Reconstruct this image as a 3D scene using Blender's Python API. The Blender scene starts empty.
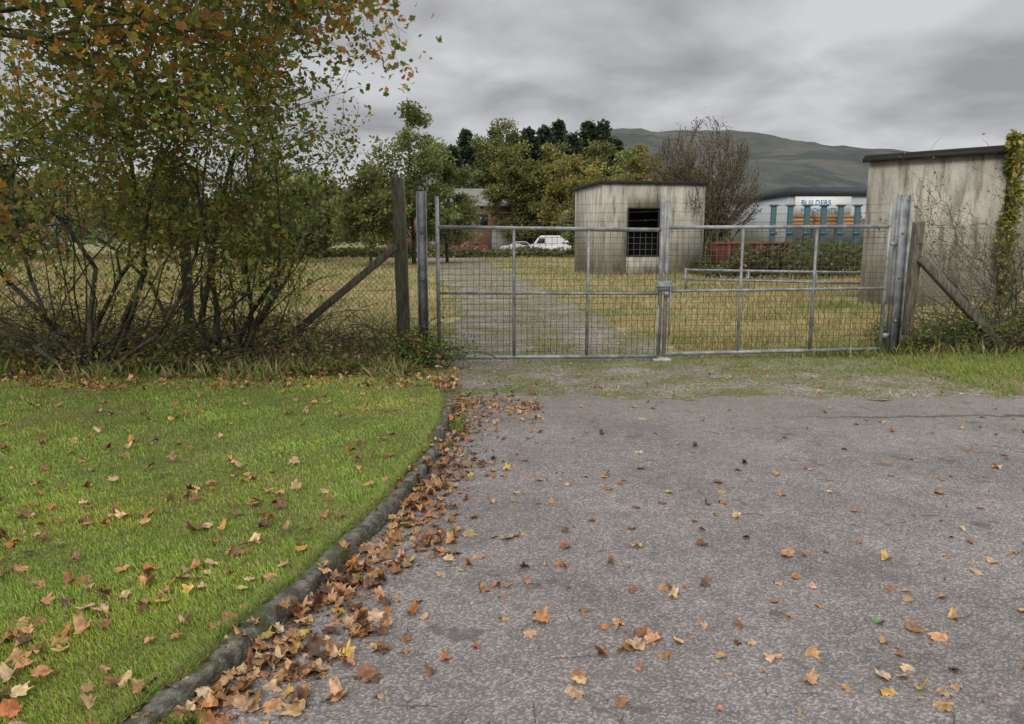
import bpy, math, random
import numpy as np
from mathutils import Vector
rng=np.random.default_rng(7)
sc=bpy.context.scene
sc.view_settings.view_transform='Standard'
sc.view_settings.look='None'
sc.view_settings.exposure=0
COL=sc.collection
# ------------------------------------------------------------------ helpers
class Acc:
    def __init__(s): s.V=[];s.F=[];s.C=[];s.n=0
    def add(s,V,F,C):
        V=np.asarray(V,float).reshape(-1,3);F=np.asarray(F,int)
        C=np.asarray(C,float)
        if C.ndim==1: C=np.tile(C[:3],(len(V),1))
        s.V.append(V);s.F.append(F+s.n);s.C.append(C[:,:3]);s.n+=len(V)
    def build(s,name,mat,parent=None,smooth=False):
        V=np.concatenate(s.V);C=np.concatenate(s.C)
        idx=np.concatenate([f.ravel() for f in s.F])
        tot=np.concatenate([np.full(len(f),f.shape[1]) for f in s.F])
        st=np.concatenate([[0],np.cumsum(tot)[:-1]])
        me=bpy.data.meshes.new(name)
        me.vertices.add(len(V));me.vertices.foreach_set('co',V.astype(np.float32).ravel())
        me.loops.add(len(idx));me.loops.foreach_set('vertex_index',idx.astype(np.int32))
        me.polygons.add(len(tot));me.polygons.foreach_set('loop_start',st.astype(np.int32))
        me.polygons.foreach_set('loop_total',tot.astype(np.int32))
        if smooth: me.polygons.foreach_set('use_smooth',np.ones(len(tot),bool))
        me.update(calc_edges=True)
        a=me.color_attributes.new('col','FLOAT_COLOR','POINT')
        a.data.foreach_set('color',np.concatenate([C,np.ones((len(C),1))],1).astype(np.float32).ravel())
        me.materials.append(mat)
        o=bpy.data.objects.new(name,me);COL.objects.link(o)
        if parent: o.parent=parent
        return o
def empty(name):
    o=bpy.data.objects.new(name,None);COL.objects.link(o);return o
def rots(yaw,tilt,spin):
    cz,sz=np.cos(yaw),np.sin(yaw);cx,sx=np.cos(tilt),np.sin(tilt);cs,ss=np.cos(spin),np.sin(spin)
    o=np.zeros_like(cz);i=np.ones_like(cz)
    A=np.stack([cz,-sz,o,sz,cz,o,o,o,i],-1).reshape(-1,3,3)
    B=np.stack([i,o,o,o,cx,-sx,o,sx,cx],-1).reshape(-1,3,3)
    D=np.stack([cs,-ss,o,ss,cs,o,o,o,i],-1).reshape(-1,3,3)
    return A@B@D
def inst(acc,bV,bF,R,S,P,C,shade=None):
    N=len(P);k=len(bV)
    V=np.einsum('nij,kj->nki',R,bV)*np.asarray(S).reshape(N,1,-1)+P[:,None,:]
    F=(bF[None]+np.arange(N)[:,None,None]*k).reshape(-1,bF.shape[1])
    CC=np.repeat(C[:,None,:],k,1)
    if shade is not None: CC=CC*shade[None,:,None]
    acc.add(V.reshape(-1,3),F,CC.reshape(-1,3))
def tubes(acc,segs,n,col):
    if not segs:return
    P0=np.array([s[0] for s in segs],float);P1=np.array([s[1] for s in segs],float)
    R0=np.array([s[2] for s in segs]);R1=np.array([s[3] for s in segs])
    d=P1-P0;d/=np.linalg.norm(d,axis=1)[:,None]+1e-9
    ref=np.where(np.abs(d[:,2:3])>.9,np.array([[1.,0,0]]),np.array([[0,0,1.]]))
    u=np.cross(d,ref);u/=np.linalg.norm(u,axis=1)[:,None];v=np.cross(d,u)
    a=np.arange(n)/n*2*math.pi
    ring=u[:,None,:]*np.cos(a)[None,:,None]+v[:,None,:]*np.sin(a)[None,:,None]
    V=np.stack([P0[:,None]+ring*R0[:,None,None],P1[:,None]+ring*R1[:,None,None]],1)
    i=np.arange(n);j=(i+1)%n
    f=np.stack([i,j,j+n,i+n],1)
    F=(f[None]+np.arange(len(segs))[:,None,None]*2*n).reshape(-1,4)
    acc.add(V.reshape(-1,3),F,np.array(col))
    cap=np.stack([np.arange(n)[::-1],np.arange(n)+n])
    Fc=(cap[None]+np.arange(len(segs))[:,None,None]*2*n).reshape(-1,n)
    acc.F.append(Fc+acc.n-len(segs)*2*n)
def boxpts(O,e1,e2,x0,x1,y0,y1,z0,z1):
    O=np.array(O,float);e1=np.array(e1,float);e2=np.array(e2,float)
    P=[]
    for z in(z0,z1):
        for x,y in((x0,y0),(x1,y0),(x1,y1),(x0,y1)):
            P.append(O+e1*x+e2*y+np.array([0,0,z]))
    return np.array(P)
BF=np.array([[0,3,2,1],[4,5,6,7],[0,1,5,4],[1,2,6,5],[2,3,7,6],[3,0,4,7]])
E1=(1,0,0);E2=(0,1,0)
def box(name,mat,x0,x1,y0,y1,z0,z1,parent=None,O=(0,0,0),e1=E1,e2=E2,bevel=0,col=(.5,.5,.5)):
    a=Acc();a.add(boxpts(O,e1,e2,x0,x1,y0,y1,z0,z1),BF,np.array(col))
    o=a.build(name,mat,parent)
    if bevel:
        m=o.modifiers.new('b','BEVEL');m.width=bevel;m.segments=2
    return o
def sn(x,y,s=1.,ph=0.):
    x=x*s;y=y*s
    return (np.sin(x*1.7+ph+1.3*np.sin(y*1.1+ph))+np.sin(y*2.3-ph*2+1.7*np.sin(x*.9))+np.sin((x+y)*1.31+ph*3)+np.sin((x-y)*3.1+ph))/4
def pal(cols,n,jit=.25,w=None):
    cols=np.array(cols);i=rng.choice(len(cols),n,p=w)
    return cols[i]*(1+rng.uniform(-jit,jit,(n,1)))*(1+rng.uniform(-.08,.08,(n,3)))
# ------------------------------------------------------------------ materials
def newmat(name):
    m=bpy.data.materials.new(name);m.use_nodes=True
    nt=m.node_tree;nt.nodes.clear()
    out=nt.nodes.new('ShaderNodeOutputMaterial')
    return m,nt,out
def N(nt,t,**k):
    n=nt.nodes.new(t)
    for a,b in k.items(): setattr(n,a,b)
    return n
def leafmat(name,trans=.3,rough=.6,var=.3,scale=30):
    m,nt,out=newmat(name);L=nt.links
    at=N(nt,'ShaderNodeAttribute',attribute_name='col')
    src=at.outputs['Color']
    if var>0:
        tc=N(nt,'ShaderNodeTexCoord')
        no=N(nt,'ShaderNodeTexNoise');no.inputs['Scale'].default_value=scale;no.inputs['Detail'].default_value=1.5
        L.new(tc.outputs['Object'],no.inputs['Vector'])
        mr=N(nt,'ShaderNodeMapRange');mr.inputs[1].default_value=.3;mr.inputs[2].default_value=.7
        mr.inputs[3].default_value=1-var;mr.inputs[4].default_value=1+var
        L.new(no.outputs['Fac'],mr.inputs[0])
        vm=N(nt,'ShaderNodeVectorMath',operation='SCALE')
        L.new(src,vm.inputs[0]);L.new(mr.outputs[0],vm.inputs['Scale']);src=vm.outputs[0]
    p=N(nt,'ShaderNodeBsdfPrincipled');p.inputs['Roughness'].default_value=rough
    p.inputs['Specular IOR Level'].default_value=.3
    L.new(src,p.inputs['Base Color'])
    if trans>0:
        t=N(nt,'ShaderNodeBsdfTranslucent');L.new(src,t.inputs['Color'])
        mx=N(nt,'ShaderNodeMixShader');mx.inputs[0].default_value=trans
        L.new(p.outputs[0],mx.inputs[1]);L.new(t.outputs[0],mx.inputs[2]);L.new(mx.outputs[0],out.inputs[0])
    else: L.new(p.outputs[0],out.inputs[0])
    return m
def mixmat(name,c1,c2,scale=3,lo=.4,hi=.6,detail=4,rough=.85,c3=None,s3=.6,lo3=.5,hi3=.65,bump=.3,bscale=60,stretch=(1,1,1),metal=0,st3=(1,1,1),speck=None,bdist=.01,spk=(.74,1.6)):
    m,nt,out=newmat(name);L=nt.links
    tc=N(nt,'ShaderNodeTexCoord')
    def noise(sc_,st,d):
        mp=N(nt,'ShaderNodeMapping');mp.inputs['Scale'].default_value=st
        L.new(tc.outputs['Object'],mp.inputs[0])
        n=N(nt,'ShaderNodeTexNoise');n.inputs['Scale'].default_value=sc_;n.inputs['Detail'].default_value=d;n.inputs['Roughness'].default_value=.65
        L.new(mp.outputs[0],n.inputs['Vector']);return n
    def mr(src,a,b,x=0,y=1):
        r=N(nt,'ShaderNodeMapRange');r.inputs[1].default_value=a;r.inputs[2].default_value=b;r.inputs[3].default_value=x;r.inputs[4].default_value=y
        L.new(src,r.inputs[0]);return r.outputs[0]
    def mix(f,a,b,bt='MIX'):
        x=N(nt,'ShaderNodeMix',data_type='RGBA',blend_type=bt)
        if isinstance(f,float): x.inputs[0].default_value=f
        else: L.new(f,x.inputs[0])
        for v,i in((a,6),(b,7)):
            if isinstance(v,tuple): x.inputs[i].default_value=(*v,1)
            else: L.new(v,x.inputs[i])
        return x.outputs[2]
    n1=noise(scale,stretch,detail)
    c=mix(mr(n1.outputs['Fac'],lo,hi),c1,c2)
    if c3 is not None:
        n3=noise(s3,st3,detail);c=mix(mr(n3.outputs['Fac'],lo3,hi3),c,c3)
    nb=noise(bscale,(1,1,1),3)
    sp=mr(nb.outputs['Fac'],.3,.7,.85,1.15)
    if speck:
        vo=N(nt,'ShaderNodeTexVoronoi');vo.inputs['Scale'].default_value=speck
        L.new(tc.outputs['Object'],vo.inputs['Vector'])
        sx=N(nt,'ShaderNodeSeparateColor');L.new(vo.outputs['Color'],sx.inputs[0])
        pw=N(nt,'ShaderNodeMath',operation='POWER');L.new(sx.outputs[0],pw.inputs[0]);pw.inputs[1].default_value=2.5
        mu=N(nt,'ShaderNodeMath',operation='MULTIPLY');L.new(sp,mu.inputs[0]);L.new(mr(pw.outputs[0],0,1,*spk),mu.inputs[1]);sp=mu.outputs[0]
    vm=N(nt,'ShaderNodeVectorMath',operation='SCALE');L.new(c,vm.inputs[0]);L.new(sp,vm.inputs['Scale'])
    p=N(nt,'ShaderNodeBsdfPrincipled');p.inputs['Roughness'].default_value=rough;p.inputs['Metallic'].default_value=metal
    p.inputs['Specular IOR Level'].default_value=.3
    L.new(vm.outputs[0],p.inputs['Base Color'])
    if bump:
        b=N(nt,'ShaderNodeBump');b.inputs['Strength'].default_value=bump;b.inputs['Distance'].default_value=bdist
        L.new(vo.outputs['Distance'] if speck else nb.outputs['Fac'],b.inputs['Height']);L.new(b.outputs[0],p.inputs['Normal'])
    L.new(p.outputs[0],out.inputs[0])
    return m,nt,(L,N,tc,mr,mix,noise,c,vm,p)
def plain(name,c,rough=.6,metal=0,var=.85):
    return mixmat(name,tuple(v*var for v in c),tuple(v*1.1 for v in c),scale=4,lo=.3,hi=.7,rough=rough,metal=metal,bump=.05)[0]
M_leaf=leafmat('tree_leaf',.42,.6,0);M_grass=leafmat('grass_blade',.35,.55,0);M_dead=leafmat('fallen_leaf',.1,.5,.35,45)
M_bark=mixmat('bark',(.05,.042,.032),(.11,.095,.07),scale=20,bump=.5,bscale=80,c3=(.09,.11,.05),s3=3,lo3=.5,hi3=.7)[0]
M_galv=mixmat('galvanised_steel',(.19,.2,.21),(.35,.36,.365),scale=6,rough=.55,metal=.25,bump=.1,bscale=90,c3=(.15,.12,.09),s3=4,lo3=.6,hi3=.8)[0]
M_wire=mixmat('wire',(.06,.058,.054),(.13,.125,.115),scale=3,rough=.7,metal=.1,bump=0)[0]
M_wood=mixmat('weathered_wood',(.07,.065,.05),(.17,.155,.12),scale=9,stretch=(6,6,.6),bump=.5,bscale=50,c3=(.09,.11,.05),s3=3,lo3=.5,hi3=.75)[0]
M_conc=mixmat('stained_concrete',(.37,.345,.29),(.53,.5,.435),scale=1.6,lo=.3,hi=.7,stretch=(1.5,1.5,.8),c3=(.155,.148,.11),s3=1.9,st3=(2.6,2.6,.4),lo3=.47,hi3=.7,bump=.4,bscale=25)[0]
M_roof=plain('roof_felt',(.03,.028,.027),.8)
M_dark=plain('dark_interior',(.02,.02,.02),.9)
# asphalt
M_asph,nt,(L,N_,tc,mr,mix,noise,c,vm,p)=mixmat('asphalt',(.195,.174,.161),(.245,.221,.206),scale=1.3,lo=.35,hi=.65,c3=(.165,.148,.136),s3=.9,lo3=.5,hi3=.68,bump=.8,bscale=9,speck=115,rough=.66,bdist=.006,spk=(.7,1.7))
sep=N_(nt,'ShaderNodeSeparateXYZ');L.new(tc.outputs['Object'],sep.inputs[0])
nd=noise(1.6,(1,1,1),4)
def math_(op,a,b=None,c=None):
    x=N_(nt,'ShaderNodeMath',operation=op)
    for i,v in enumerate((a,b,c)):
        if v is None: continue
        if isinstance(v,(int,float)): x.inputs[i].default_value=v
        else: L.new(v,x.inputs[i])
    return x.outputs[0]
cr=math_('ABSOLUTE',math_('ADD',math_('SUBTRACT',sep.outputs[1],6.6),math_('MULTIPLY',math_('SUBTRACT',nd.outputs['Fac'],.5),.5)))
crf=mr(cr,.018,.05,.8,0)
crx=mr(sep.outputs[0],2.2,3.2,0,1)
crf=math_('MULTIPLY',crf,crx)
col=mix(crf,vm.outputs[0],(.045,.043,.03))
nm=noise(2.6,(1,1,1),5)
far=math_('MULTIPLY',mr(sep.outputs[1],5.8,7.6,0,1),mr(nm.outputs['Fac'],.42,.6,0,.6))
col=mix(far,col,(.15,.14,.085))
ndk=noise(2.4,(1,1,1),3)
col=mix(mr(ndk.outputs['Fac'],.635,.67,0,.6),col,(.075,.07,.067))
L.new(col,p.inputs['Base Color'])
M_ground=mixmat('yard_earth',(.22,.18,.085),(.32,.27,.13),scale=.9,c3=(.12,.14,.045),s3=.35,lo3=.45,hi3=.6,bump=.6,bscale=14)[0]
M_lawn=mixmat('lawn_soil',(.1,.125,.03),(.15,.18,.045),scale=5,c3=(.16,.14,.06),s3=1.5,lo3=.52,hi3=.68,bump=.6,bscale=60)[0]
M_gravel=mixmat('gravel',(.2,.172,.14),(.28,.245,.205),scale=1.6,c3=(.16,.155,.07),s3=1.2,lo3=.46,hi3=.58,bump=.9,bscale=12,speck=45,bdist=.02)[0]
M_kerb=mixmat('old_kerb',(.08,.074,.06),(.23,.215,.18),scale=16,c3=(.09,.1,.04),s3=7,lo3=.46,hi3=.58,bump=1,bscale=60,bdist=.025)[0]
M_hill=mixmat('moorland',(.05,.058,.05),(.085,.085,.068),scale=.006,lo=.4,hi=.6,c3=(.036,.048,.042),s3=.009,lo3=.5,hi3=.56,bump=0,bscale=.06)[0]
# ------------------------------------------------------------------ world
w=bpy.data.worlds.new('World');sc.world=w;w.use_nodes=True
nt=w.node_tree;nt.nodes.clear();L=nt.links
out=N(nt,'ShaderNodeOutputWorld')
SE,SR=math.radians(38),math.radians(200)
sky=N(nt,'ShaderNodeTexSky',sky_type='NISHITA');sky.sun_disc=False;sky.sun_elevation=SE;sky.sun_rotation=SR
b1=N(nt,'ShaderNodeBackground');b1.inputs[1].default_value=.08;L.new(sky.outputs[0],b1.inputs[0])
tc=N(nt,'ShaderNodeTexCoord');sp=N(nt,'ShaderNodeSeparateXYZ');L.new(tc.outputs['Generated'],sp.inputs[0])
def wm(op,a,b=None):
    x=N(nt,'ShaderNodeMath',operation=op)
    for i,v in enumerate((a,b)):
        if v is None: continue
        if isinstance(v,(int,float)): x.inputs[i].default_value=v
        else: L.new(v,x.inputs[i])
    return x.outputs[0]
zc=wm('ADD',wm('MAXIMUM',sp.outputs[2],0),.22)
cb=N(nt,'ShaderNodeCombineXYZ');L.new(wm('DIVIDE',sp.outputs[0],zc),cb.inputs[0]);L.new(wm('DIVIDE',sp.outputs[1],zc),cb.inputs[1])
no=N(nt,'ShaderNodeTexNoise');no.inputs['Scale'].default_value=1.7;no.inputs['Detail'].default_value=5;no.inputs['Roughness'].default_value=.5;no.inputs['Distortion'].default_value=.2
L.new(cb.outputs[0],no.inputs['Vector'])
cr=N(nt,'ShaderNodeValToRGB');cr.color_ramp.elements[0].position=.35;cr.color_ramp.elements[0].color=(.33,.33,.345,1)
cr.color_ramp.elements[1].position=.63;cr.color_ramp.elements[1].color=(.66,.66,.675,1)
L.new(no.outputs['Fac'],cr.inputs[0])
zm=N(nt,'ShaderNodeMapRange');zm.inputs[1].default_value=.3;zm.inputs[2].default_value=.9;zm.inputs[3].default_value=1;zm.inputs[4].default_value=3.1
L.new(sp.outputs[2],zm.inputs[0])
b2=N(nt,'ShaderNodeBackground');L.new(cr.outputs[0],b2.inputs[0]);L.new(zm.outputs[0],b2.inputs[1])
mx=N(nt,'ShaderNodeMixShader');mx.inputs[0].default_value=.94
L.new(b1.outputs[0],mx.inputs[1]);L.new(b2.outputs[0],mx.inputs[2]);L.new(mx.outputs[0],out.inputs[0])
sl=bpy.data.lights.new('sun','SUN');sl.energy=1.5;sl.angle=math.radians(18);sl.color=(1,.95,.87)
so=bpy.data.objects.new('sun',sl);COL.objects.link(so)
sd=Vector((math.sin(SR)*math.cos(SE),math.cos(SR)*math.cos(SE),math.sin(SE)))
so.rotation_euler=sd.to_track_quat('Z','Y').to_euler()
# ------------------------------------------------------------------ camera
cd=bpy.data.cameras.new('camera');cd.sensor_width=36;cd.lens=26.02;cd.clip_end=20000;cd.clip_start=.05
co=bpy.data.objects.new('camera',cd);COL.objects.link(co);co.location=(0,0,1.6);co.rotation_euler=(math.radians(90-9.36),0,0)
sc.camera=co
# ------------------------------------------------------------------ ground
box_=Acc();S=9000
box_.add([[-S,-S,0],[S,-S,0],[S,S,0],[-S,S,0]],[[0,1,2,3]],np.array([.5]*3));box_.build('ground',M_ground)
def sheet(name,mat,left,right,z,nx=1):
    a=Acc();n=len(left);V=[]
    for (l,r) in zip(left,right):
        for i in range(nx+1):
            t=i/nx;x=l[0]*(1-t)+r[0]*t;y=l[1]*(1-t)+r[1]*t;V.append((x,y,z(x,y) if callable(z) else z))
    F=[]
    for j in range(n-1):
        for i in range(nx):
            q=j*(nx+1)+i;F.append((q,q+1,q+nx+2,q+nx+1))
    a.add(V,F,np.array([.5]*3));return a.build(name,mat,smooth=True)
KY=np.array([-8,1.0,2.26,2.565,2.96,3.48,4.19,5.25,6.17,6.9,7.2,7.42])
KX=np.array([-3.4,-1.47,-1.17,-1.10,-.985,-.865,-.715,-.595,-.575,-.60,-.65,-.78])
xk=lambda y:np.interp(y,KY,KX)
# asphalt
xs=np.linspace(-.8,40,300)
far=7.45+.10*np.sin(xs*3.1)+.07*np.sin(xs*9.7)+.04*np.sin(xs*23)-.01*xs
L1=[(x,y) for x,y in zip(xs,far)]
a=Acc();V=[];F=[]
ys=np.linspace(-8,7.3,60)
rows=[[(xk(y)-.02,y),(45,y)] for y in ys]
for r in rows: V+= [(*r[0],.004),(*r[1],.004)]
for j in range(len(rows)-1): F.append((2*j,2*j+1,2*j+3,2*j+2))
a.add(V,F,np.array([.5]*3))
V=[];F=[]
for (x,y) in L1: V+=[(x,7.3,.004),(x,y,.004)]
V[0]=(-.65,7.3,.004)
for j in range(len(L1)-1): F.append((2*j,2*j+2,2*j+3,2*j+1))
a.add(V,F,np.array([.5]*3));a.build('asphalt_road',M_asph)
# lawn
def lawnz(x,y):
    k=min(1,max(0,(8.8-y)/.9));return .012+.066*k+.012*float(sn(np.array(x),np.array(y),1.2))*min(1,abs(x-float(xk(y)))*2)
ly=np.concatenate([np.linspace(-8,7.3,50),np.linspace(7.45,9.4,10)])
lx=[xk(y)-.045 if y<7.42 else -.78-(y-7.42)*.12 for y in ly]
sheet('lawn',M_lawn,[(-34,y) for y in ly],[(x,y) for x,y in zip(lx,ly)],lawnz,nx=60)
# kerb
a=Acc();yy=-8.;pts=[]
ky=np.linspace(-8,7.42,400);kx=xk(ky)
sm=np.convolve(np.pad(kx,8,mode='edge'),np.ones(17)/17,'valid')
d=np.concatenate([[0],np.cumsum(np.hypot(np.diff(sm),np.diff(ky)))])
nsub=30;SL=.915;nseg=int(d[-1]/SL)
for s in range(nseg):
    s0=s*SL+.007;s1=(s+1)*SL-.007
    dz=rng.normal(0,.007);dx=rng.normal(0,.009)
    rowsv=[]
    ss=np.linspace(s0,s1,nsub+1)
    for q in ss:
        x=np.interp(q,d,sm)+dx;y=np.interp(q,d,ky);x2=np.interp(q+.02,d,sm)+dx;y2=np.interp(q+.02,d,ky)
        t=np.array([x2-x,y2-y]);t/=np.linalg.norm(t)+1e-9;nn=np.array([t[1],-t[0]])
        chip=.012*max(0,math.sin(q*7.3+s)*math.sin(q*2.1))
        prof=[(-.045,-.03),(-.045,.074),(-.036,.080),(.0,.082),(.03-chip,.081),(.042-chip,.072-chip),(.046,.04),(.048,-.03)]
        rowsv.append([(x+nn[0]*(u+rng.normal(0,.004)),y+nn[1]*(u+rng.normal(0,.004)),v+dz+rng.normal(0,.004)) for u,v in prof])
    V=np.array(rowsv).reshape(-1,3);F=[]
    for j in range(nsub):
        for i in range(7): F.append((j*8+i,j*8+i+1,j*8+i+9,j*8+i+8))
    a.add(V,F,np.array([.5]*3));a.add(np.array(rowsv[0]),[list(range(8))],np.array([.5]*3));a.add(np.array(rowsv[-1]),[list(range(8))[::-1]],np.array([.5]*3))
a.build('kerb',M_kerb)
gy=np.linspace(7.0,10.2,30)
sheet('gravel_apron',M_gravel,[(-.75+.08*math.sin(y*9),y) for y in gy],[(5.3+1.2*max(0,8.4-y)+.2*math.sin(y*5),y) for y in gy],.002,nx=1)
ty=np.linspace(10.2,90,80)
tcx=np.interp(ty,[9.8,20,30,55,90],[.7,0,-1.3,-4,-9]);tw=np.interp(ty,[9.8,14,20,30,90],[3.6,3.0,2.9,3.4,6])
sheet('gravel_track',M_gravel,[(x-q/2+.15*math.sin(y*3),y) for x,y,q in zip(tcx,ty,tw)],[(x+q/2+.2*math.sin(y*2.1+1),y) for x,y,q in zip(tcx,ty,tw)],.006)
# ------------------------------------------------------------------ grasses
BV=np.array([[-.5,0,0],[.5,0,0],[.12,.18,.6],[0,.5,1.]]);BT=np.array([[0,1,2],[0,2,3]])
def blades(acc,P,h,wd,cols,lean=.5):
    n=len(P);R=rots(rng.uniform(0,6.28,n),rng.normal(0,.25,n),np.zeros(n))
    V=BV[None]*np.stack([wd,h*lean,h],1)[:,None,:]
    V=np.einsum('nij,nkj->nki',R,V)+P[:,None]
    F=(BT[None]+np.arange(n)[:,None,None]*4).reshape(-1,3)
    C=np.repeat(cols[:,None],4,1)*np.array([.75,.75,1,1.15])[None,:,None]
    acc.add(V.reshape(-1,3),F,C.reshape(-1,3))
n=200000
y=1.7*np.exp(rng.uniform(0,1,n)*math.log(8.9/1.7));xr=xk(np.minimum(y,7.4))-.045;xl=-.85*y-.6
x=xl+(xr-xl)*rng.uniform(0,1,n)
z=.012+.066*np.clip((8.8-y)/.9,0,1)+.012*sn(x,y,1.2)*np.clip(abs(x-xr)*2,0,1)-.004
pt=sn(x,y,2.3,1.)+.5*sn(x,y,7,2.)
cols=pal([(.3,.43,.07),(.37,.5,.09),(.22,.33,.06),(.44,.47,.14),(.48,.41,.22)],n,.3,[.31,.27,.17,.15,.10])
brown=(np.clip(sn(x,y,1.5,5.)+.5*sn(x,y,5.,.4)-.25,0,1)*rng.uniform(0,1.4,n))[:,None]
cols=cols*(1-np.clip(brown,0,.6))+np.array([.38,.33,.15])*np.clip(brown,0,.6)
cols*=(1+.25*pt)[:,None];cols[:,0]*=1+.2*np.clip(sn(x,y,1.1,4.),0,1)
h=rng.uniform(.012,.03,n)*(1+.35*pt)*(1+.02*y);wd=.0035+.0012*y*rng.uniform(.7,1.3,n)
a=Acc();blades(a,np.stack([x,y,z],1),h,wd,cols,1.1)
n=16000;y=1.7*np.exp(rng.uniform(0,1,n)*math.log(7.5/1.7));x=xk(y)-.05-abs(rng.normal(0,.03,n))+.05*np.clip(sn(y,y*.3,5.),0,1)
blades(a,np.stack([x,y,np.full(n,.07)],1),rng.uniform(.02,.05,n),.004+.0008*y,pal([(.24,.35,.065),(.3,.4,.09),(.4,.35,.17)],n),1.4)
n=2500;y=1.8*np.exp(rng.uniform(0,1,n)*math.log(4));x=xk(y)+.07+abs(rng.normal(0,.05,n));k=sn(y,y*.5,4.,1.)>.2
blades(a,np.stack([x,y,np.full(n,.0)],1)[k],rng.uniform(.04,.09,k.sum()),np.full(k.sum(),.007),pal([(.2,.32,.05),(.16,.25,.05)],k.sum()),1.)
a.build('lawn_grass',M_grass)
a=Acc();n=90000
x=rng.uniform(-1,13,n);y=rng.uniform(7.3,10.6,n)
edge=8.35-.12*(x-4)+.25*sn(x,y,1.7)
edge=np.where(x<5,9.2-.9*np.clip((x-2.2)/2.5,0,1)+.2*sn(x,y,2.),np.maximum(edge,7.6))
dens=np.clip((y-edge)/.5,0,1)
sparse=(sn(x,y,3.)>-.05)*.45*(y>7.5)
keep=rng.uniform(0,1,n)<np.maximum(dens*np.clip((x-1)/2,.3,1),sparse);x,y=x[keep],y[keep];n=len(x)
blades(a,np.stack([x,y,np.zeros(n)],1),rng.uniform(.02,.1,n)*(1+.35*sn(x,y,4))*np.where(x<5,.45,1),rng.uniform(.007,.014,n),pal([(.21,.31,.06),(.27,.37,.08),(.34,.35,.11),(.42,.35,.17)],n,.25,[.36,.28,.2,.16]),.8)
a.build('verge_grass',M_grass)
a=Acc();n=170000
y=10*np.exp(rng.uniform(0,1,n)**1.1*math.log(9));x=y*rng.uniform(-1.0,.95,n)
tx=np.interp(y,[9.8,20,30,55,90],[.7,0,-1.3,-4,-9]);tw_=np.interp(y,[9.8,14,20,30,90],[3.6,3.0,2.9,3.4,6])
off=abs(x-tx)-tw_/2+.5*sn(x,y,1.3)
keep=(off>0)|(rng.uniform(0,1,n)<.14)|((abs(x-tx)<.3)&(rng.uniform(0,1,n)<.4))
keep&=~((y>16.7)&(x>8.5)&(y<21)&(x<14))
x,y,tx=x[keep],y[keep],tx[keep];n=len(x)
g=sn(x,y,.45,2.)+.5*sn(x,y,1.6,1.)
straw=pal([(.52,.41,.2),(.42,.33,.15),(.6,.49,.26),(.36,.32,.12)],n);gr=pal([(.25,.28,.075),(.31,.33,.1),(.2,.22,.06)],n)
k=(g+rng.normal(0,.35,n)>.25)[:,None];cols=np.where(k,gr,straw)
h=rng.uniform(.04,.15,n)*(1+.7*np.clip(sn(x,y,.9,5),-.5,1))*np.clip(.5+abs(x-tx)/6,.6,1.6);wd=.006+.0013*y
blades(a,np.stack([x,y,np.zeros(n)],1),h,wd,cols,.8);a.build('yard_grass',M_grass)
# ------------------------------------------------------------------ leaf shapes
def maple(curl,seed):
    r=np.random.default_rng(seed)
    ang=[-90,-62,-40,-18,-5,10,24,34,44,56,66,76,90,104,114,124,136,146,156,170,185,198,220,242]
    rad=[.2,.42,.50,.66,.58,.62,.55,.7,.88,.72,.60,.76,1.0,.76,.60,.72,.88,.7,.55,.62,.58,.66,.50,.42]
    V=[(0,0,0)]
    for a_,q in zip(ang,rad):
        q=q*r.uniform(.82,1.1);t=math.radians(a_)
        V.append((q*math.cos(t),q*math.sin(t),0))
    V=np.array(V);V[:,:2]*=.6;V[:,0]*=r.uniform(.8,1.)
    rr=np.hypot(V[:,0],V[:,1])
    ca=r.uniform(0,6.28)
    V[:,2]=curl*rr**2*1.3+curl*.6*np.sin(np.arctan2(V[:,1],V[:,0])*2+ca)*rr+r.normal(0,.045,len(V))*rr*2
    if curl>.45: V[:,0]*=(1-.35*rr)
    V[0,2]+=-.03
    n=len(ang);F=[(0,i+1,(i+1)%n+1) for i in range(n)]
    k=len(V);V=np.vstack([V,[(-.012,-.06,0),(.012,-.06,0),(.05,-.62,.05)]]);F.append((k,k+1,k+2))
    sh=np.ones(len(V));sh[0]=.8;sh[1:n+1]=r.uniform(.78,1.2,n)
    return V,np.array(F),sh
MAP=[maple(c,i) for i,c in enumerate([.15,.5,-.35,.95,-.1,-.8,.35,.7,-.5])]
DEAD=[(.46,.26,.125),(.39,.19,.08),(.56,.37,.21),(.26,.13,.065),(.14,.075,.045),(.56,.35,.09),(.46,.18,.06),(.56,.46,.12)]
DW=[.24,.2,.22,.13,.09,.05,.05,.02]
def fallen(acc,x,y,z,size,tilt=.22,cols=None):
    n=len(x);v=rng.integers(0,len(MAP),n)
    if cols is None: cols=pal(DEAD,n,.25,DW)
    R=rots(rng.uniform(0,6.28,n),np.clip(rng.normal(0,tilt,n),-1.2,1.2),rng.uniform(0,6.28,n))
    S_=size*rng.uniform(.65,1.2,n)
    P=np.stack([x,y,z+S_*.08],1)
    Z=np.stack([S_,S_*rng.uniform(.65,1,n),S_],1)
    for i,(V,F,sh) in enumerate(MAP):
        k=v==i
        if k.any():
            nn=k.sum()
            Vi=V[None]*Z[k][:,None,:];Vi=np.einsum('nij,nkj->nki',R[k],Vi)+P[k][:,None]
            Ff=(F[None]+np.arange(nn)[:,None,None]*len(V)).reshape(-1,3)
            acc.add(Vi.reshape(-1,3),Ff,(cols[k][:,None]*sh[None,:,None]).reshape(-1,3))
a=Acc()
n=1350;y=1.2*np.exp(rng.uniform(0,1,n)*math.log(7.5/1.2));wv=np.interp(y,[1.5,3,5,6.5,7.5],[.19,.2,.19,.15,.2])*(1+.45*np.sin(y*5.3))
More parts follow.
